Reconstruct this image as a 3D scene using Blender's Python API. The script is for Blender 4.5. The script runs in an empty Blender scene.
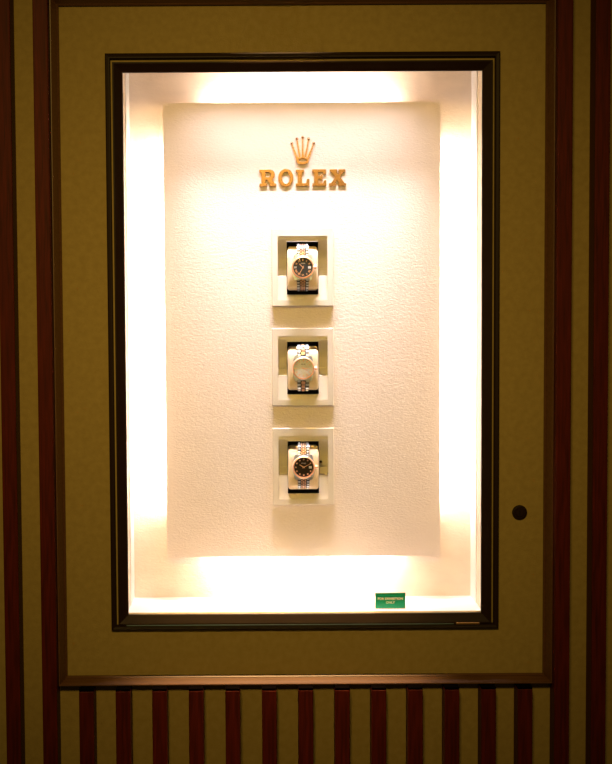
import bpy, bmesh, math, random
from mathutils import Vector, Matrix
random.seed(4)
MM = 0.001
COL = bpy.context.scene.collection
SC = bpy.context.scene

# ------------------------------------------------------------------ camera
cam = bpy.data.cameras.new('camera')
cam_o = bpy.data.objects.new('camera', cam)
COL.objects.link(cam_o)
SC.camera = cam_o
FPX = 1500.0
cam.sensor_fit = 'VERTICAL'
cam.sensor_height = 24.0
cam.lens = 24.0 * FPX / 764.0
cam.shift_x = (306.0 - 261.0) / 764.0
cam.shift_y = (386.0 - 382.0) / 764.0
cam.clip_start = 0.05
ROLL = math.radians(0.34)
cam_o.matrix_world = (Matrix.Translation((0, -2.5, 1.55)) @
                      Matrix.Rotation(math.radians(90 - 3.35), 4, 'X') @
                      Matrix.Rotation(-ROLL, 4, 'Z'))

# ------------------------------------------------------------------ light
SC.view_settings.view_transform = 'Standard'
SC.view_settings.look = 'None'
SC.view_settings.gamma = 1.0
SC.view_settings.exposure = 0.0
SC.view_settings.use_curve_mapping = False
SC.cycles.transparent_max_bounces = 32
w = bpy.data.worlds.new('dim_room')
SC.world = w
w.use_nodes = True
w.node_tree.nodes['Background'].inputs[0].default_value = (1.0, 0.70, 0.22, 1)
w.node_tree.nodes['Background'].inputs[1].default_value = 0.035


def area(name, loc, direction, sx, sy, power, col, spread=180):
    l = bpy.data.lights.new(name, 'AREA')
    l.shape = 'RECTANGLE'
    l.size, l.size_y = sx, sy
    l.energy = power
    l.color = col
    l.spread = math.radians(spread)
    o = bpy.data.objects.new(name, l)
    COL.objects.link(o)
    o.location = loc
    o.rotation_euler = Vector(direction).to_track_quat('-Z', 'Y').to_euler()
    return o


# the room's own soft ceiling light, up and in front of the wall
area('room_light', (-0.16, -2.7, 2.60), (0.16, 2.7, -1.12), 0.4, 0.3, 2.3, (1.0, 0.67, 0.15), 40)
# narrow ceiling downlight close to the wall, over the moulding
sp = bpy.data.lights.new('downlight', 'SPOT')
sp.energy = 300
sp.color = (1.0, 0.62, 0.25)
sp.spot_size = math.radians(20)
sp.spot_blend = 1.0
sp.shadow_soft_size = 0.02
so = bpy.data.objects.new('downlight', sp)
COL.objects.link(so)
so.location = (0.04, -0.115, 2.66)
so.rotation_euler = (Vector((0.03, -0.018, 0.91)) - so.location).to_track_quat('-Z', 'Y').to_euler()
# lamps of the showcase: one tube over the panel, four strips behind it
NEUTRAL = (1.0, 0.88, 0.72)
WARM = (1.0, 0.90, 0.87)
TOPL = (1.0, 0.90, 0.98)
# area() local X is kept along the strip by building the rotation by hand
def strip(name, loc, direction, along, length, width, power, col, spread=180):
    o = area(name, loc, direction, length, width, power, col, spread)
    z = -Vector(direction).normalized()
    x = Vector(along).normalized()
    y = z.cross(x)
    o.rotation_euler = Matrix((x, y, z)).transposed().to_euler()
    return o
strip('top_tube_light', (0.072, 0.0205, 1.9440), (0, 0.14, -1), (1, 0, 0), 0.38, 0.010, 0.62, TOPL, 95)
strip('top_beam_light', (0.072, 0.0205, 1.9440), (0, 0.12, -1), (1, 0, 0), 0.42, 0.010, 0.95, TOPL, 40)
HP = 2.0
strip('halo_light_left', (-0.158, 0.1235, 1.500), (-1, 0.35, 0), (0, 0, 1), 0.62, 0.005, HP, WARM, 170)
strip('halo_light_right', (0.3035, 0.1235, 1.500), (1, 0.35, 0), (0, 0, 1), 0.62, 0.005, HP, WARM, 170)
strip('halo_light_top', (0.0725, 0.1235, 1.878), (0, 0.35, 1), (1, 0, 0), 0.32, 0.005, 0.75, WARM, 170)
strip('halo_light_bottom', (0.0725, 0.1235, 1.106), (0, 0.35, -1), (1, 0, 0), 0.32, 0.005, 0.95, WARM, 170)


# ------------------------------------------------------------------ helpers
def lin(r, g, b):
    f = lambda c: (c / 255 / 12.92) if c / 255 <= 0.04045 else ((c / 255 + 0.055) / 1.055) ** 2.4
    return (f(r), f(g), f(b), 1)


def material(name, col, rough=0.6, metal=0.0, spec=0.5, col2=None, scale=(1, 1, 1), noise=60, bump=0.0,
             bscale=None, detail=4, lo=0.35, hi=0.65, coat=0.0, dist=0.0):
    m = bpy.data.materials.new(name)
    m.use_nodes = True
    nt = m.node_tree
    p = nt.nodes['Principled BSDF']
    p.inputs['Base Color'].default_value = col
    p.inputs['Roughness'].default_value = rough
    p.inputs['Metallic'].default_value = metal
    p.inputs['Specular IOR Level'].default_value = spec
    p.inputs['Coat Weight'].default_value = coat
    tc = nt.nodes.new('ShaderNodeTexCoord')
    mp = nt.nodes.new('ShaderNodeMapping')
    mp.inputs['Scale'].default_value = scale
    nt.links.new(tc.outputs['Object'], mp.inputs['Vector'])
    n = nt.nodes.new('ShaderNodeTexNoise')
    n.inputs['Scale'].default_value = noise
    n.inputs['Detail'].default_value = detail
    n.inputs['Distortion'].default_value = dist
    nt.links.new(mp.outputs[0], n.inputs['Vector'])
    if col2 is None:
        col2 = tuple(c * 0.93 for c in col[:3]) + (1,)
    r = nt.nodes.new('ShaderNodeValToRGB')
    r.color_ramp.elements[0].position = lo
    r.color_ramp.elements[0].color = col2
    r.color_ramp.elements[1].position = hi
    r.color_ramp.elements[1].color = col
    nt.links.new(n.outputs[0], r.inputs[0])
    nt.links.new(r.outputs[0], p.inputs['Base Color'])
    if bump:
        n2 = nt.nodes.new('ShaderNodeTexNoise')
        n2.inputs['Scale'].default_value = bscale or noise
        n2.inputs['Detail'].default_value = 5
        n2.inputs['Distortion'].default_value = dist
        nt.links.new(mp.outputs[0], n2.inputs['Vector'])
        b = nt.nodes.new('ShaderNodeBump')
        b.inputs['Strength'].default_value = 1.0
        b.inputs['Distance'].default_value = bump
        nt.links.new(n2.outputs[0], b.inputs['Height'])
        nt.links.new(b.outputs[0], p.inputs['Normal'])
    return m


M = {}
M['fabric'] = material('olive_beige_wall_fabric', (0.36, 0.26, 0.10, 1), 0.9, spec=0.1, noise=90,
                       col2=(0.32, 0.228, 0.085, 1), bump=0.0006, bscale=420)
M['slat'] = material('dark_red_wood', (0.115, 0.011, 0.005, 1), 0.5, spec=0.12, noise=26, scale=(9, 9, 0.5),
                     col2=(0.050, 0.005, 0.002, 1), lo=0.3, hi=0.75, dist=0.6)
M['mould'] = material('brown_stained_moulding', (0.13, 0.055, 0.020, 1), 0.42, spec=0.5, noise=30, scale=(0.6, 8, 8),
                      col2=(0.10, 0.040, 0.014, 1))
M['bronze'] = material('dark_bronze_frame', (0.017, 0.006, 0.002, 1), 0.5, metal=0.0, spec=0.15, noise=200)
M['bronze_tab'] = material('brushed_bronze', (0.40, 0.22, 0.10, 1), 0.35, metal=0.8, noise=200)
M['paper'] = material('embossed_cream_paper', (0.86, 0.75, 0.665, 1), 0.75, spec=0.25, noise=30,
                      col2=(0.84, 0.73, 0.645, 1), bump=0.0007, bscale=240, scale=(1, 1, 1.9), dist=0.35)
M['backing'] = material('niche_cream_paper', (0.82, 0.69, 0.55, 1), 0.8, spec=0.2, noise=30,
                        bump=0.0006, bscale=160, scale=(1, 1, 1.7), dist=0.35)
M['nichewall'] = material('cream_paint', (0.80, 0.70, 0.56, 1), 0.6, noise=20)
M['white'] = material('white_acrylic', (0.88, 0.85, 0.80, 1), 0.35, noise=20)
M['cream'] = material('cream_grained_leather', (0.78, 0.70, 0.585, 1), 0.55, spec=0.35, noise=400,
                      bump=0.0002, bscale=1500)
M['cushion'] = material('beige_suede', (0.76, 0.60, 0.40, 1), 0.8, spec=0.2, noise=500, bump=0.00008, bscale=2500)
M['black'] = material('black_slot_lining', (0.012, 0.009, 0.007, 1), 0.8, spec=0.08, noise=100)
M['gold'] = material('polished_gold', (0.58, 0.33, 0.19, 1), 0.26, metal=1.0, noise=200)
M['rose'] = material('rose_gold', (0.95, 0.56, 0.36, 1), 0.36, metal=0.85, noise=200)
M['steel'] = material('polished_steel', (0.82, 0.87, 1.0, 1), 0.34, metal=0.85, noise=200)
M['dial_slate'] = material('slate_dial', (0.035, 0.04, 0.045, 1), 0.3, noise=300)
M['dial_silver'] = material('silver_dial', (0.80, 0.77, 0.75, 1), 0.35, metal=0.0, noise=300)
M['dial_brown'] = material('dark_brown_dial', (0.028, 0.015, 0.010, 1), 0.3, noise=300)
M['shade'] = material('dark_link_gap_shade', (0.03, 0.03, 0.035, 1), 0.5, metal=0.3, noise=200)
M['date'] = material('date_white', (0.85, 0.86, 0.92, 1), 0.4, noise=300)
M['green'] = material('green_enamel', (0.0, 0.335, 0.155, 1), 0.35, noise=100, col2=(0.0, 0.32, 0.15, 1))
M['lettering'] = material('cream_print', (0.95, 0.88, 0.60, 1), 0.5, noise=100)
M['cap'] = material('black_gap_shadow', (0.002, 0.001, 0.001, 1), 0.9, spec=0.02, noise=100)  # paints the shadow at the tops of the short slats
M['light_line'] = material('pale_light_line', (0.16, 0.24, 0.26, 1), 0.5, noise=100)
M['alu'] = material('aluminium_channel', (0.7, 0.68, 0.65, 1), 0.4, metal=0.9, noise=100)


def glass_mat(name, tint=(1, 1, 1, 1), k=1.0):
    m = bpy.data.materials.new(name)
    m.use_nodes = True
    nt = m.node_tree
    nt.nodes.remove(nt.nodes['Principled BSDF'])
    t = nt.nodes.new('ShaderNodeBsdfTransparent')
    t.inputs[0].default_value = tint
    g = nt.nodes.new('ShaderNodeBsdfGlossy')
    g.inputs['Roughness'].default_value = 0.02
    f = nt.nodes.new('ShaderNodeFresnel')
    f.inputs[0].default_value = 1.45
    mx = nt.nodes.new('ShaderNodeMixShader')
    ge = nt.nodes.new('ShaderNodeNewGeometry')
    mu = nt.nodes.new('ShaderNodeMath')
    mu.operation = 'MULTIPLY_ADD'
    mu.inputs[1].default_value = -1.0
    mu.inputs[2].default_value = 1.0
    nt.links.new(ge.outputs['Backfacing'], mu.inputs[0])
    m2 = nt.nodes.new('ShaderNodeMath')
    m2.operation = 'MULTIPLY'
    mk = nt.nodes.new('ShaderNodeMath')
    mk.operation = 'MULTIPLY'
    mk.inputs[1].default_value = k
    nt.links.new(f.outputs[0], m2.inputs[0])
    nt.links.new(mu.outputs[0], m2.inputs[1])
    nt.links.new(m2.outputs[0], mk.inputs[0])
    nt.links.new(mk.outputs[0], mx.inputs[0])
    nt.links.new(t.outputs[0], mx.inputs[1])
    nt.links.new(g.outputs[0], mx.inputs[2])
    nt.links.new(mx.outputs[0], nt.nodes['Material Output'].inputs[0])
    return m


M['glass'] = glass_mat('clear_glass')
M['crystal'] = glass_mat('coated_crystal', k=0.25)


def emit_mat(name, col, s):
    m = bpy.data.materials.new(name)
    m.use_nodes = True
    p = m.node_tree.nodes['Principled BSDF']
    p.inputs['Base Color'].default_value = (0.9, 0.9, 0.9, 1)
    p.inputs['Emission Color'].default_value = col
    p.inputs['Emission Strength'].default_value = s
    return m


M['led'] = emit_mat('lit_led_diffuser', (1, 0.88, 0.7, 1), 3.0)


def tag(o, label=None, cat=None, group=None, kind=None):
    if label: o['label'] = label
    if cat: o['category'] = cat
    if group: o['group'] = group
    if kind: o['kind'] = kind
    return o


def empty(name, loc=(0, 0, 0), label=None, cat=None, group=None):
    o = bpy.data.objects.new(name, None)
    o.empty_display_size = 0.02
    COL.objects.link(o)
    o.location = loc
    return tag(o, label, cat, group)


def link(name, me, mats, parent=None, loc=(0, 0, 0)):
    o = bpy.data.objects.new(name, me)
    COL.objects.link(o)
    for m in (mats if isinstance(mats, (list, tuple)) else [mats]):
        me.materials.append(m)
    o.location = loc
    if parent:
        o.parent = parent
    return o


class MB:
    """collects shapes into one mesh; coordinates in millimetres"""
    def __init__(self):
        self.bm = bmesh.new()

    def box(self, x0, x1, y0, y1, z0, z1, bevel=0, seg=2, mi=0):
        b = bmesh.new()
        r = bmesh.ops.create_cube(b, size=1)
        for v in b.verts:
            v.co = Vector(((x0 + x1) / 2 + v.co.x * (x1 - x0), (y0 + y1) / 2 + v.co.y * (y1 - y0),
                           (z0 + z1) / 2 + v.co.z * (z1 - z0)))
        if bevel:
            bmesh.ops.bevel(b, geom=list(b.edges), offset=bevel, segments=seg, affect='EDGES', profile=0.5)
        for f in b.faces:
            f.material_index = mi
        return self.merge(b)

    def merge(self, b, mat=None):
        me = bpy.data.meshes.new('t')
        b.to_mesh(me)
        b.free()
        if mat is not None:
            me.transform(mat)
        self.bm.from_mesh(me)
        bpy.data.meshes.remove(me)
        return self

    def lathe(self, prof, seg=48, axis='Y', c=(0, 0, 0), mi=0, cap=True, fn=None):
        """prof: list of (radius, height along -Y)"""
        b = self.bm
        rings = []
        for (r, h) in prof:
            ring = []
            for i in range(seg):
                a = 2 * math.pi * i / seg
                rr = r * (fn(i, r, h) if fn else 1)
                if axis == 'Y':
                    co = (c[0] + rr * math.cos(a), c[1] - h, c[2] + rr * math.sin(a))
                elif axis == 'X':
                    co = (c[0] + h, c[1] + rr * math.cos(a), c[2] + rr * math.sin(a))
                else:
                    co = (c[0] + rr * math.cos(a), c[1] + rr * math.sin(a), c[2] + h)
                ring.append(b.verts.new(co))
            rings.append(ring)
        for k in range(len(rings) - 1):
            for i in range(seg):
                j = (i + 1) % seg
                f = b.faces.new((rings[k][i], rings[k][j], rings[k + 1][j], rings[k + 1][i]))
                f.material_index = mi
        if cap:
            for ring in (rings[0], rings[-1]):
                f = b.faces.new(ring)
                f.material_index = mi
        return self

    def prism(self, pts, y0, y1, mi=0):
        """pts (x, z) outline, extruded from y0 to y1"""
        b = self.bm
        f0 = [b.verts.new((p[0], y0, p[1])) for p in pts]
        f1 = [b.verts.new((p[0], y1, p[1])) for p in pts]
        b.faces.new(f0).material_index = mi
        b.faces.new(f1[::-1]).material_index = mi
        for i in range(len(pts)):
            j = (i + 1) % len(pts)
            b.faces.new((f0[i], f0[j], f1[j], f1[i])).material_index = mi
        return self

    def build(self, name, mats, parent=None, loc=(0, 0, 0), smooth=False, angle=35):
        bm = self.bm
        bmesh.ops.recalc_face_normals(bm, faces=list(bm.faces))
        bmesh.ops.scale(bm, vec=(MM, MM, MM), verts=list(bm.verts))
        me = bpy.data.meshes.new(name)
        bm.to_mesh(me)
        bm.free()
        if smooth:
            me.polygons.foreach_set('use_smooth', [True] * len(me.polygons))
            me.set_sharp_from_angle(angle=math.radians(angle))
        return link(name, me, mats, parent, loc)


def ring_side(mb, side, x0, x1, z0, z1, prof, mi=0):
    """one mitred side of a rectangular moulding; prof = [(outward offset, y)] closed outline"""
    ends = []
    for e in (0, 1):
        row = []
        for (o, y) in prof:
            X0, X1, Z0, Z1 = x0 - o, x1 + o, z0 - o, z1 + o
            c = {'left': ((X0, Z0), (X0, Z1)), 'right': ((X1, Z0), (X1, Z1)),
                 'bottom': ((X0, Z0), (X1, Z0)), 'top': ((X0, Z1), (X1, Z1))}[side][e]
            row.append(mb.bm.verts.new((c[0], y, c[1])))
        ends.append(row)
    n = len(prof)
    for i in range(n):
        j = (i + 1) % n
        mb.bm.faces.new((ends[0][i], ends[0][j], ends[1][j], ends[1][i])).material_index = mi
    mb.bm.faces.new(ends[0])
    mb.bm.faces.new(ends[1][::-1])
    return mb


def ring(mb, x0, x1, z0, z1, prof, mi=0):
    """whole mitred ring as one closed shape"""
    corners = []
    for k in range(4):
        row = []
        for (o, y) in prof:
            X0, X1, Z0, Z1 = x0 - o, x1 + o, z0 - o, z1 + o
            c = ((X0, Z0), (X1, Z0), (X1, Z1), (X0, Z1))[k]
            row.append(mb.bm.verts.new((c[0], y, c[1])))
        corners.append(row)
    n = len(prof)
    for k in range(4):
        a, b = corners[k], corners[(k + 1) % 4]
        for i in range(n):
            j = (i + 1) % n
            mb.bm.faces.new((a[i], a[j], b[j], b[i])).material_index = mi
    return mb


def curve_mesh(splines, extrude, bevel=0.0):
    """flat outlines (mm, x/z plane, with holes) -> solid mesh facing -Y"""
    cu = bpy.data.curves.new('c', 'CURVE')
    cu.dimensions = '2D'
    cu.fill_mode = 'BOTH'
    cu.extrude = extrude
    cu.bevel_depth = bevel
    cu.bevel_resolution = 1
    for pts in splines:
        s = cu.splines.new('POLY')
        s.points.add(len(pts) - 1)
        for i, p in enumerate(pts):
            s.points[i].co = (p[0], p[1], 0, 1)
        s.use_cyclic_u = True
    return _curve_to_mesh(cu)


def text_mesh(body, size, extrude, align='CENTER', spacing=1.0, bold=0.0):
    cu = bpy.data.curves.new('t', 'FONT')
    cu.body = body
    cu.size = size
    cu.extrude = extrude
    cu.offset = bold
    cu.align_x = align
    cu.align_y = 'CENTER'
    cu.space_character = spacing
    return _curve_to_mesh(cu)


def _curve_to_mesh(cu):
    o = bpy.data.objects.new('tmp', cu)
    COL.objects.link(o)
    dg = bpy.context.evaluated_depsgraph_get()
    dg.update()
    me = bpy.data.meshes.new_from_object(o.evaluated_get(dg))
    bpy.data.objects.remove(o)
    bpy.data.curves.remove(cu)
    me.transform(Matrix.Rotation(math.pi / 2, 4, 'X'))
    me.transform(Matrix.Scale(MM, 4))
    me.polygons.foreach_set('use_smooth', [False] * len(me.polygons))
    return me


ORD = ['first', 'second', 'third', 'fourth', 'fifth', 'sixth', 'seventh', 'eighth', 'ninth', 'tenth',
       'eleventh', 'twelfth', 'thirteenth']

# ------------------------------------------------------------------ the wall and the niche (mm)
NX0, NX1, NZ0, NZ1, NY = -228, 371, 1020, 1952, 140      # niche inside
wb = MB()
HZ1 = 1926
for (a, b, c, d) in ((-1400, NX0, 0, 2700), (NX1, 1500, 0, 2700), (NX0, NX1, 0, NZ0), (NX0, NX1, HZ1, 2700)):
    wb.box(a, b, 0, 12, c, d)
tag(wb.build('wall_front', M['fabric']), kind='structure')
tag(MB().box(NX0 - 12, NX1 + 12, NY, NY + 12, NZ0 - 12, NZ1 + 12).build('wall_back', M['backing']), kind='structure')
tag(MB().box(NX0 - 12, NX0, 12, NY, NZ0, NZ1).build('wall_left', M['nichewall']), kind='structure')
tag(MB().box(NX1, NX1 + 12, 12, NY, NZ0, NZ1).build('wall_right', M['nichewall']), kind='structure')
tag(MB().box(NX0 - 12, NX1 + 12, 12, NY, NZ0 - 12, NZ0).build('floor', M['white']), kind='structure')
tag(MB().box(NX0 - 12, NX1 + 12, 12, NY, NZ1, NZ1 + 12).build('ceiling', M['nichewall']), kind='structure')
# white acrylic corner strips of the niche
tag(MB().box(NX0, NX0 + 1.2, 72, NY, NZ0, NZ1).build('trim_5', M['white']), kind='structure')
tag(MB().box(NX1 - 1.2, NX1, 72, NY, NZ0, NZ1).build('trim_6', M['white']), kind='structure')

# moulding round the fabric panel
TR = (-329, 472, 916, 2031)
TP = [(0, 0), (0, -5), (2.2, -7.5), (3.0, -7.0), (9.3, -20), (10.6, -23), (12.2, -23), (12.6, -20), (12.6, 0)]
for i, s in enumerate(('left', 'right', 'top', 'bottom')):
    mb = MB()
    ring_side(mb, s, *TR, TP)
    tag(mb.build('trim_%d' % (i + 1), M['mould']), kind='structure')

# ------------------------------------------------------------------ slats
def slat(x, z0, z1, label, group):
    mb = MB()
    mb.box(x, x + 24.3, -42, 0, z0, z1, bevel=1.2, seg=2)
    # shallow reeding down the front
    o = mb.build('wooden_slat', M['slat'], loc=(0, 0, 0))
    # own grain for each: move origin so that object coordinates differ
    off = Vector((x * MM, 0, 0.37 * random.random() + z0 * MM))
    o.data.transform(Matrix.Translation(-off))
    o.location = off
    tag(o, label, 'slat', group)
    if z1 < 1000:  # near-black piece stands in for the shadow between slat top and moulding
        MB().box(0.2, 24.1, -41.5, -0.1, 0, 3.8, bevel=0.4).build('shadow_gap_cap', M['cap'], o, ((0, 0, z1 * MM - off.z)))
    return o


PITCH = 60.8
BX = -305.6
TALL = [(BX - 2 * PITCH, 'tall dark red wooden slat at the far left edge of the wall'),
        (BX - PITCH, 'tall dark red wooden slat touching the left side of the brown moulding'),
        (BX + 13 * PITCH, 'tall dark red wooden slat touching the right side of the brown moulding'),
        (BX + 14 * PITCH, 'tall dark red wooden slat at the far right edge of the wall')]
for x, lab in TALL:
    slat(x, 0, 2700, lab, 'tall red slats beside the showcase')
for k in range(13):
    slat(BX + k * PITCH, 0, 899.0,
         'short dark red wooden slat under the moulding, %s from the left' % ORD[k], 'short red slats below the showcase')

# ------------------------------------------------------------------ showcase door: frame, door leaf, glass
case = empty('showcase_door', (0.0715, 0, 1.020), 'dark bronze framed glass door of the lit wall showcase', 'door')
def P(mb, name, mat, root, smooth=False):
    o = mb.build(name, mat, None, smooth=smooth)
    o.data.transform(Matrix.Translation(-root.location))
    o.parent = root
    return o
mb = MB()
OUT = (-253.5 + 8.5, 396.5 - 8.5, 994 + 8.5, 1953 - 8.5)
ring(mb, *OUT, [(0, 0), (0, -8), (1.0, -9), (2.6, -9), (6.6, -10), (8.5, -8), (8.5, 0)])
P(mb, 'outer_frame', M['bronze'], case)
mb = MB()
ring(mb, -225, 367.5, 1020, 1922, [(0, 0), (0, -4), (1, -5), (14.2, -11), (16.2, -11), (16.6, -10), (16.6, 0)])
leaf = P(mb, 'door_leaf', M['bronze'], case)
mb = MB().box(-226, 368.5, 0.2, 4.2, 1019.5, 1923)
P(mb, 'glass', M['glass'], case)
mb = MB().box(325, 364, -13.5, -9, 1001.8, 1005.4, bevel=0.8)
tg = P(mb, 'pull_tab', M['bronze_tab'], case)
tg['label'] = 'brushed bronze tab at lower right corner'

# keyhole lock
mb = MB().box(-228, 321, -11.6, -2, 1002.4, 1003.4)  # added pale strip, stands for the thin line of light in the gap
sl = P(mb, 'light_line_strip', M['light_line'], case)
sl['label'] = 'thin pale strip painted as the line of light along the lower gap'
lock = empty('cylinder_lock', (0.4325, 0, 1.1885), 'small round dark bronze keyhole lock on the wall right of the showcase', 'lock')
mb = MB()
mb.lathe([(12.6, 0), (12.6, 1.6), (12.0, 2.6), (9.6, 3.0), (9.2, 2.0), (7.2, 2.0)], seg=40)
mb.build('rosette', M['bronze'], lock, smooth=True)
mb = MB()
mb.lathe([(7.0, 0), (7.0, 3.2), (6.4, 3.8), (3, 3.8)], seg=32)
cyl = mb.build('cylinder_plug', M['bronze'], lock, smooth=True)
MB().box(-0.8, 0.8, -4.2, -3.7, -4, 4).build('keyway', M['black'], cyl)

# ------------------------------------------------------------------ LED fixtures
def tape(name, cx, cz, sx, sz, label, ny=0):
    r = empty(name, (cx * MM, 0.118, cz * MM), label, 'light')
    MB().box(-sx / 2, sx / 2, 0, 3.0, -sz / 2, sz / 2).build('backing_strip', M['alu'], r)
    return r


tb = empty('tube_light', (0.072, 0.010, 1.952), 'long lamp hidden under the niche ceiling above the panel', 'lamp')
MB().box(-215, 215, 3, 26, -4.5, 0, bevel=0.8).build('housing', M['alu'], tb)
for (nm, cx, cz, sx, sz) in (('left', -152, 1500, 5, 620), ('right', 297.5, 1500, 5, 620),
                             ('top', 72.5, 1872, 320, 5), ('bottom', 72.5, 1112, 320, 5)):
    tape('light_strip', cx, cz, sx, sz, 'slim light strip behind the %s edge of the cream panel' % nm)

# ------------------------------------------------------------------ cream panel with three pockets for the boxes
PX0, PX1, PZ0, PZ1 = -166, 311.5, 1098, 1886
BXC = 73.0
BZC = (1603.0, 1430.3, 1257.0)
BW, BH = 53.2, 67.0
rect = lambda x0, x1, z0, z1: [(x0, z0), (x1, z0), (x1, z1), (x0, z1)]
panel = link('backdrop_panel', curve_mesh([rect(PX0, PX1, PZ0, PZ1)] + [rect(BXC - BW + 2, BXC + BW - 2, c - BH + 2, c + BH - 2)
                                                                         for c in BZC], 6.5), M['paper'], None, (0, 0.1115, 0))
tag(panel, 'large cream textured panel floating in the niche behind the watches', 'panel')

# ------------------------------------------------------------------ sign: crown and letters
sign = empty('logo_sign', (0.074, 0.105, 1.7415), 'gold crown emblem over gold serif lettering on the cream panel', 'sign')


def arc(cx, cz, rx, rz, a0, a1, n):
    return [(cx + rx * math.cos(math.radians(a0 + (a1 - a0) * i / n)),
             cz + rz * math.sin(math.radians(a0 + (a1 - a0) * i / n))) for i in range(n + 1)]


LET = {
 'R': [[(0, 0), (.45, 0), (.45, .15), (.35, .15), (.35, .38), (.48, .38), (.62, .13), (.60, 0), (1, 0), (1, .15),
        (.92, .15), (.76, .42)] + arc(.62, .70, .30, .30, -50, 90, 12) + [(0, 1), (0, .85), (.12, .85), (.12, .15), (0, .15)],
       [(.35, .54), (.56, .54)] + arc(.57, .70, .14, .155, -80, 80, 8) + [(.35, .86)]],
 'O': [arc(.5, .5, .5, .54, 0, 352, 44), arc(.5, .5, .27, .38, 0, 352, 44)],
 'L': [[(0, 0), (1, 0), (1, .42), (.84, .42), (.78, .16), (.44, .16), (.44, .85), (.60, .85), (.60, 1), (0, 1), (0, .85),
        (.14, .85), (.14, .15), (0, .15)]],
 'E': [[(0, 0), (1, 0), (1, .34), (.86, .34), (.80, .15), (.42, .15), (.42, .44), (.60, .44), (.60, .34), (.74, .34),
        (.74, .67), (.60, .67), (.60, .58), (.42, .58), (.42, .85), (.78, .85), (.84, .70), (.98, .70), (.98, 1), (0, 1),
        (0, .85), (.13, .85), (.13, .15), (0, .15)]],
 'X': [[(0, 0), (.40, 0), (.40, .15), (.33, .15), (.46, .35), (.60, .15), (.55, .15), (.55, 0), (1, 0), (1, .15),
        (.92, .15), (.64, .53), (.83, .85), (.95, .85), (.95, 1), (.56, 1), (.56, .85), (.62, .85), (.53, .68), (.42, .85),
        (.47, .85), (.47, 1), (.05, 1), (.05, .85), (.14, .85), (.38, .50), (.12, .15), (0, .15)]],
}
HH = 28.0
for ch, xa, xb in (('R', -0.3, 28.0), ('O', 32.2, 57.7), ('L', 62.4, 85.2), ('E', 90.8, 114.4), ('X', 119.6, 148.5)):
    wd = xb - xa
    me = curve_mesh([[(p[0] * wd, p[1] * HH) for p in sp] for sp in LET[ch]], 1.3, 0.35)
    o = link('letter', me, M['gold'], sign, ((xa - 74) * MM, -0.0017, 0.0014))
    o['label'] = 'gold letter %s' % ch
# crown: five prongs with beads on an oval band
cr = []
base_z = 46.0                     # band centre above sign origin
mbc = MB()
tips = [(-18.4, 74.5), (-9.6, 82.0), (0.4, 84.6), (10.6, 82.0), (19.2, 75.0)]
basep = [(-8.8, 46.5), (-4.6, 49.0), (0, 49.6), (4.6, 49.0), (8.8, 46.5)]
for (tx, tz), (bx, bz) in zip(tips, basep):
    d = Vector((tx - bx, tz - bz)).normalized()
    nrm = Vector((-d.y, d.x))
    wb_, wt = 1.9, 0.8
    mbc.prism([(bx - nrm.x * wb_, bz - nrm.y * wb_), (bx + nrm.x * wb_, bz + nrm.y * wb_),
               (tx + nrm.x * wt, tz + nrm.y * wt), (tx - nrm.x * wt, tz - nrm.y * wt)], -2.8, 0)
crown_p = mbc.build('crown_prongs', M['gold'], sign)
for (tx, tz) in tips:
    mb = MB()
    mb.lathe([(1.0, 0.0), (2.3, 0.8), (2.6, 2.0), (1.7, 3.4), (0.2, 3.9)], seg=16, c=(tx, 0, tz))
    mb.build('bead', M['gold'], sign, smooth=True, angle=80)
me = curve_mesh([arc(0, 44.6, 10.6, 6.2, 0, 350, 35), arc(0, 45.2, 7.4, 3.2, 0, 350, 35)], 1.6, 0.3)
link('crown_band', me, M['gold'], sign, (0, -0.0020, 0))

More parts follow.
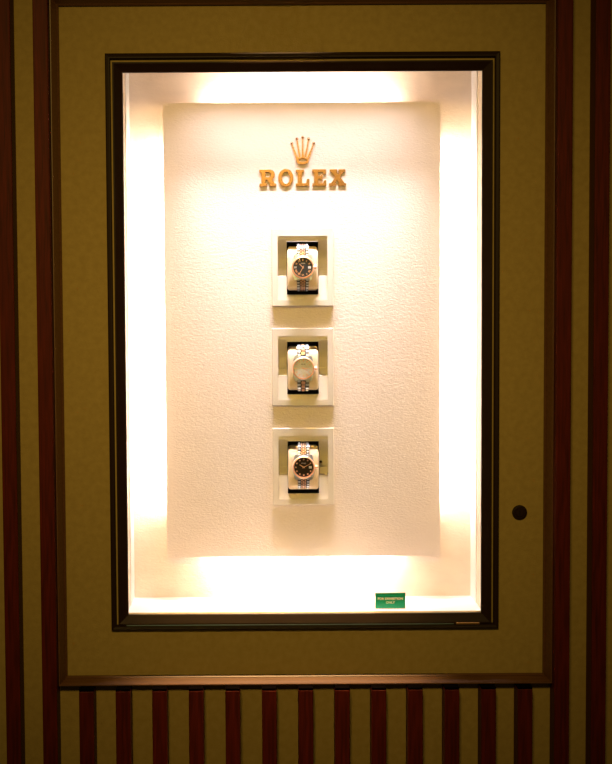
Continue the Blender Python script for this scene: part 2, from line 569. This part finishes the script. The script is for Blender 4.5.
# ------------------------------------------------------------------ display boxes
def make_box():
    r = empty('display_box')
    # local origin: centre of the box, y = 0 at the front rim; panel face is at y = +8
    mb = MB()
    ring(mb, -43.5, 43.5, -57.3, 54.3,
         [(0, 0.4), (0.5, 0)])if False else None
    mb = MB()
    b = mb.bm
    outer = [(-BW, -BH), (BW, -BH), (BW, BH), (-BW, BH)]
    inner = [(-43.5, -57.3), (43.5, -57.3), (43.5, 54.3), (-43.5, 54.3)]
    def loop(pts, y, d=0):
        out = []
        for (x, z) in pts:
            out.append(b.verts.new((x - math.copysign(d, x), y, z - math.copysign(d, z))))
        return out
    loops = [loop(outer, 8), loop(outer, 0.7), loop(outer, 0, 0.7), loop(inner, 0, -0.6), loop(inner, 0.6), loop(inner, 3.4)]
    for a, c in zip(loops, loops[1:]):
        for i in range(4):
            j = (i + 1) % 4
            b.faces.new((a[i], a[j], c[j], c[i]))
    # body behind the rim, inside the panel pocket
    body = [(-BW + 2.6, -BH + 2.6), (BW - 2.6, -BH + 2.6), (BW - 2.6, BH - 2.6), (-BW + 2.6, BH - 2.6)]
    l2 = [loops[0], loop(body, 8), loop(body, 34)]
    for a, c in zip(l2, l2[1:]):
        for i in range(4):
            j = (i + 1) % 4
            b.faces.new((a[i], a[j], c[j], c[i]))
    b.faces.new(l2[-1])
    rim = mb.build('rim', M['cream'], r)
    # holder plate: bar above, ledge below, curved wells at both sides
    mb = MB()
    b = mb.bm
    prof = [(54.3, 2.4), (47.5, 2.4), (46.6, 2.8)]
    for i in range(1, 10):
        t = i / 9
        prof.append((46.6 - 34 * t, 2.8 + 19 * math.sin(t * math.pi / 2) ** 1.2))
    prof += [(-2, 22.4), (-2.6, 20.5), (-14.2, 20.5), (-14.8, 20.2), (-14.8, 9.4), (-15.4, 8.8), (-57.3, 2.4)]
    for (xa, xb) in ((-43.5, -27.2), (27.2, 43.5)):
        va = [b.verts.new((xa, y, z)) for z, y in prof]
        vb = [b.verts.new((xb, y, z)) for z, y in prof]
        for i in range(len(prof) - 1):
            b.faces.new((va[i], va[i + 1], vb[i + 1], vb[i]))
        xin = xb if xa < 0 else xa
        # divider wall towards the slot
        dv = xin
        vs = [b.verts.new((dv, y, z)) for z, y in prof[2:-2]]
        f = [b.verts.new((dv, 2.4, 46.6)), b.verts.new((dv, 9.4, -14.8))]
        b.faces.new([f[0]] + vs + [f[1]])
    for (z0, ya, z1, yb) in ((44.0, 2.4, 54.3, 2.4), (-57.3, 2.4, -47.0, 3.95)):
        b.faces.new([b.verts.new(v) for v in ((-27.2, ya, z0), (27.2, ya, z0), (27.2, yb, z1), (-27.2, yb, z1))])
    mb.build('holder_plate', M['cream'], r)
    # dark slot lining, open at the front
    mb = MB()
    b = mb.bm
    p = [(-27.2, -47.0), (27.2, -47.0), (27.2, 44.0), (-27.2, 44.0)]
    A = [b.verts.new((x, 2.4, z)) for x, z in p]
    B = [b.verts.new((x, 30, z)) for x, z in p]
    for i in range(4):
        j = (i + 1) % 4
        b.faces.new((A[i], A[j], B[j], B[i]))
    b.faces.new(B)
    mb.build('slot_lining', M['black'], r)
    return r


def copy_tree(o, parent=None):
    c = o.copy()
    COL.objects.link(c)
    c.parent = parent
    for ch in o.children:
        copy_tree(ch, c)
    return c


NTH = ['topmost', 'middle', 'lowest']
proto_box = make_box()
for i in range(3):
    o = proto_box if i == 0 else copy_tree(proto_box)
    o.location = (BXC * MM, 0.097, BZC[i] * MM)
    tag(o, ['upright cream display box on the panel, topmost, right under the gold lettering',
            'upright cream display box on the panel, middle of the three',
            'upright cream display box on the panel, lowest of the three'][i], 'display box', 'cream boxes stacked on the panel')

# ------------------------------------------------------------------ cushions
CUZ, CUY = 38.5, 18.0
def make_cushion():
    mb = MB()
    b = mb.bm
    N = 56
    rr = 5.0
    xs = []
    for i in range(7):
        a = math.pi / 2 * i / 6
        xs.append((-26.6 + rr * (1 - math.sin(a)), rr * (1 - math.cos(a))))
    xs = [(x, s) for x, s in reversed([(-26.6 + rr * (1 - math.sin(math.pi / 2 * i / 6)), rr * (1 - math.cos(math.pi / 2 * i / 6)))
                                       for i in range(7)])]
    xs = [(-26.6 + rr * (1 - math.cos(math.pi / 2 * i / 6)), rr * (1 - math.sin(math.pi / 2 * i / 6))) for i in range(7)]
    xs = xs + [(-x, s) for x, s in reversed(xs)]
    rings = []
    for x, s in xs:
        ring_ = []
        for k in range(N):
            a = 2 * math.pi * k / N
            cz, cy = math.sin(a), -math.cos(a)
            z = ((CUZ if cz < 0 else 32.0) - s) * math.copysign(abs(cz) ** 0.55, cz)
            y = CUY + (CUY - s * 0.7) * math.copysign(abs(cy) ** 0.62, cy)
            ring_.append(b.verts.new((x, y, z)))
        rings.append(ring_)
    for a, c in zip(rings, rings[1:]):
        for i in range(N):
            j = (i + 1) % N
            b.faces.new((a[i], a[j], c[j], c[i]))
    b.faces.new(rings[0])
    b.faces.new(rings[-1][::-1])
    o = mb.build('cushion', M['cushion'], smooth=True, angle=60)
    MB().box(-25.8, 25.8, 17, 35.6, -33, 37.5, bevel=5, seg=4).build('cushion_core', M['cushion'], o, smooth=True, angle=60)
    return o


WZ = (-0.7, -1.2, 1.0)
cu0 = make_cushion()
for i in range(3):
    o = cu0 if i == 0 else copy_tree(cu0)
    o.location = (BXC * MM, 0.0865, (BZC[i] - 1.5) * MM)
    tag(o, 'beige suede watch cushion in the %s display box' % NTH[i], 'cushion', 'beige cushions in the boxes')


# ------------------------------------------------------------------ watches
WS = 1.085
def surf(s):
    """path along the front of the cushion by arc parameter s (0 = middle): (y, z)"""
    a = s
    z = (CUZ + 1.3) * math.copysign(abs(math.sin(a)) ** 0.55, math.sin(a))
    y = CUY - (CUY + 1.3) * abs(math.cos(a)) ** 0.62
    return y / WS, z / WS


def path_pts(sign):
    pts = []
    a = 0.0
    while a < math.pi / 2 + 0.35:
        aa = min(a, math.pi / 2 - 1e-4)
        pts.append(surf(sign * aa))
        a += 0.004
    return pts


def make_bracelet(sign, style, parent, mats):
    raw = path_pts(sign)
    # resample by arclength starting at |z| = 19
    seq = [p for p in raw if abs(p[1]) >= 18.6]
    L = [0]
    for p, q in zip(seq, seq[1:]):
        L.append(L[-1] + math.hypot(q[0] - p[0], q[1] - p[1]))
    def at(d):
        for i in range(len(L) - 1):
            if L[i + 1] >= d:
                t = (d - L[i]) / max(L[i + 1] - L[i], 1e-9)
                y = seq[i][0] + (seq[i + 1][0] - seq[i][0]) * t
                z = seq[i][1] + (seq[i + 1][1] - seq[i][1]) * t
                dy, dz = seq[i + 1][0] - seq[i][0], seq[i + 1][1] - seq[i][1]
                n = math.hypot(dy, dz) or 1
                return y, z, dy / n, dz / n
        return None
    mb = MB()
    pitch = 4.4 if style == 'jubilee' else 6.2
    end = min(L[-1] - pitch, 34)
    d = pitch / 2 - 1.0
    row = 0
    while d < end:
        wd = 19.6 - 2.2 * d / 34
        if style == 'jubilee':
            h = wd / 2
            c = wd * 0.135
            cols = [(-h, -h * 0.45, 0, 0, 2.0), (h * 0.45, h, 0, 0, 2.0), (-h * 0.43, -h * 0.15, .5, 1, 2.3),
                    (-h * 0.14, h * 0.14, 0, 1, 2.4), (h * 0.15, h * 0.43, .5, 1, 2.3)]
        else:
            h = wd / 2
            cols = [(-h, -h * 0.36, 0, 0, 2.1), (h * 0.36, h, 0, 0, 2.1), (-h * 0.34, h * 0.34, .5, 1, 2.4)]
        for (xa, xb, off, mi, th) in cols:
            r = at(d + off * pitch)
            if r is None:
                continue
            y, z, dy, dz = r
            b = bmesh.new()
            bmesh.ops.create_cube(b, size=1)
            for v in b.verts:
                v.co = Vector((v.co.x * (xb - xa - 0.25), v.co.y * th, v.co.z * pitch * 0.84))
            bmesh.ops.bevel(b, geom=list(b.edges), offset=0.85, segments=3, affect='EDGES')
            for f in b.faces:
                f.material_index = mi
            ang = math.atan2(dy, dz)
            mat = Matrix.Translation(((xa + xb) / 2, y, z)) @ Matrix.Rotation(-ang, 4, 'X')
            mb.merge(b, mat)
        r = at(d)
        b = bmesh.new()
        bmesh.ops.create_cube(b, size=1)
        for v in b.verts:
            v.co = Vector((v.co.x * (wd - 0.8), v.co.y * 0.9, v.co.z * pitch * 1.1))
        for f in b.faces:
            f.material_index = 2  # dark backing paints the shade in the gaps between links
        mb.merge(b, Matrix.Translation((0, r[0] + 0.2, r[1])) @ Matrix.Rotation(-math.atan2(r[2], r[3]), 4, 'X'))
        d += pitch
        row += 1
    o = mb.build('bracelet', mats, parent, smooth=True, angle=40)
    o['label'] = 'steel bracelet half with rose gold centre links'
    return o


def bar(mb, ang, r0, r1, w0, w1, y0, y1, mi=0):
    """thin bar on the dial from radius r0 to r1, angle clockwise from 12"""
    a = math.radians(ang)
    d = Vector((math.sin(a), math.cos(a)))
    n = Vector((d.y, -d.x))
    pts = [d * r0 - n * w0 / 2, d * r0 + n * w0 / 2, d * r1 + n * w1 / 2, d * r1 - n * w1 / 2]
    mb.prism([(p.x, p.y) for p in pts], y0, y1, mi)


ROMAN = {1: 'I', 2: 'II', 4: 'IIII', 5: 'V', 6: 'VI', 7: 'VII', 8: 'VIII', 9: 'IX', 10: 'X', 11: 'XI'}


def make_watch(loc, style, dial, marks, hour_a, min_a, label):
    w_ = empty('wristwatch', loc, label, 'watch', None)
    w_.scale = (WS, WS, WS)
    # case with four lugs
    mb = MB()
    mb.lathe([(15.5, 0.2), (17.4, 1.2), (18.0, 3.0), (18.0, 5.6), (17.2, 6.6)], seg=64)
    for sx in (-1, 1):
        for sz in (-1, 1):
            pts = [(sx * 10.4, sz * 12.5), (sx * 15.9, sz * 8.0), (sx * 15.4, sz * 14.0), (sx * 13.6, sz * 19.4),
                   (sx * 11.4, sz * 20.6), (sx * 10.3, sz * 20.2)]
            mb.prism(pts, -5.4, -0.6)
    mb.box(-10.2, 10.2, -4.6, -0.6, -19.2, -13)
    mb.box(-10.2, 10.2, -4.6, -0.6, 13, 19.2)
    mb.build('case', M['steel'], w_, smooth=True, angle=30)
    # bezel
    mb = MB()
    flute = (lambda i, r, h: 1 + (0.008 if (i % 2) else -0.008)) if marks == 'baton' and False else None
    mb.lathe([(17.7, 6.2), (17.9, 6.9), (17.3, 8.0), (16.0, 8.9), (15.5, 8.8), (15.3, 7.2)], seg=96, cap=False, fn=flute)
    mb.build('bezel', M['rose'], w_, smooth=True, angle=60)
    # dial
    mb = MB()
    mb.lathe([(15.45, 6.3), (15.45, 7.0)], seg=64)
    dl = mb.build('dial', M[dial], w_)
    for h in range(12):
        if h == 3:
            continue
        a = h * 30
        if marks == 'dots':
            mb = MB()
            x, z = 12.6 * math.sin(math.radians(a)), 12.6 * math.cos(math.radians(a))
            mb.lathe([(1.25, 7.0), (1.25, 7.4), (0.8, 7.7)], seg=10, c=(x, 0, z))
            mb.build('hour_marker', M['rose'], dl, smooth=True)
        elif marks == 'baton' or h == 0:
            mb = MB()
            bar(mb, a, 10.4, 13.8, 1.2, 1.2, -7.45, -7.0)
            mb.build('hour_marker', M['rose'], dl)
        else:
            me = text_mesh(ROMAN[h], 4.2, 0.2, bold=0.12)
            o = link('hour_marker', me, M['rose'] if h != 9 else M['date'], dl)
            o.location = (11.6 * math.sin(math.radians(a)) * MM, -0.0072, 11.6 * math.cos(math.radians(a)) * MM)
            o.rotation_euler = (0, math.radians(a if h != 9 else 0), 0)
    me = text_mesh('ROLEX', 2.3, 0.08, bold=0.03)
    link('dial_lettering', me, M['date'] if 'silver' not in dial else M['dial_brown'], dl, (0, -0.0071, 0.0062))
    # hands
    mb = MB()
    bar(mb, hour_a, -2.0, 8.0, 1.3, 1.0, -7.95, -7.6)
    mb.build('hour_hand', M['rose'], w_)
    mb = MB()
    bar(mb, min_a, -2.6, 12.0, 1.1, 0.7, -8.4, -8.1)
    mb.lathe([(1.1, 7.0), (1.1, 8.5)], seg=16)
    mb.build('minute_hand', M['rose'], w_)
    # date window
    mb = MB().box(8.2, 12.8, -7.25, -7.0, -1.9, 1.9, bevel=0.1, seg=1)
    dw = mb.build('date_window', M['date'], w_)
    # crystal with magnifier over the date
    mb = MB()
    mb.lathe([(15.3, 8.7), (15.2, 9.1), (14.6, 9.3)], seg=64)
    cy_ = mb.build('crystal', M['crystal'], w_, smooth=True)
    mb = MB().box(7.8, 13.2, -10.2, -9.35, -2.4, 2.4, bevel=0.4)
    mb.build('magnifier', M['crystal'], cy_, smooth=True)
    # crown with a fluted rim
    mb = MB()
    mb.lathe([(2.0, 17.5), (2.0, 18.6), (3.0, 18.8), (3.0, 21.2), (2.2, 21.8)], seg=24, axis='X', c=(0, -3.4, 0),
             fn=lambda i, r, h: (0.93 if i % 2 else 1))
    mb.build('winding_crown', M['rose'], w_)
    for s in (1, -1):
        make_bracelet(s, style, w_, [M['steel'], M['rose'], M['shade']])
    return w_


WY = 0.0860
def wpos(i):
    return (BXC * MM, WY, (BZC[i] + WZ[i]) * MM)


make_watch(wpos(0), 'jubilee', 'dial_slate', 'roman', -45, 208,
           'steel and rose gold watch with slate grey dial and numerals, in the topmost box')
make_watch(wpos(1), 'oyster', 'dial_silver', 'baton', 120, 95,
           'steel and rose gold watch with silvery white dial, in the middle box')
make_watch(wpos(2), 'jubilee', 'dial_brown', 'dots', -58, 62,
           'steel and rose gold watch with dark dial and round markers, in the lowest box')

# small black and gold peg in the right well of the lowest box
pg = empty('peg', ((BXC + 30.5) * MM, 0.1185, 1264.5 * MM), 'tiny black and gold peg beside the watch in the lowest box', 'peg')
mb = MB()
mb.lathe([(1.1, 0), (1.1, 12), (2.2, 12.3), (2.4, 14), (1.6, 15)], seg=16)
mb.build('stem', M['black'], pg, smooth=True)
mb = MB()
mb.lathe([(0.9, 14.6), (1.2, 15.6), (0.5, 16.6)], seg=12, c=(1.2, 0, -1.6))
mb.build('gold_tip', M['gold'], pg, smooth=True)

# ------------------------------------------------------------------ green notice on the niche floor
ns = empty('notice_plate', (0.2183, 0.032, 1.0200), 'small green notice plate with gold edge and lettering on the niche floor', 'sign')
tilt = math.radians(-6)
mb = MB()
mb.box(-25.9, 25.9, -0.3, 2.2, 0, 27.6, bevel=0.3, seg=1)
mb.box(-14, 14, 2.0, 9, 0, 1.6)
pl = mb.build('gold_plate', M['bronze_tab'], ns)
pl.data.materials.clear(); pl.data.materials.append(M['gold'])
mb = MB().box(-25.0, 25.0, -0.9, -0.3, 0.9, 26.8)
gp = mb.build('green_face', M['green'], ns)
for txt, z, sp in (('FOR EXHIBITION', 17.2, 1.03), ('ONLY', 10.8, 1.03)):
    me = text_mesh(txt, 5.5, 0.15, spacing=sp, bold=0.13)
    link('lettering', me, M['lettering'], gp, (0, -0.0011, z * MM))
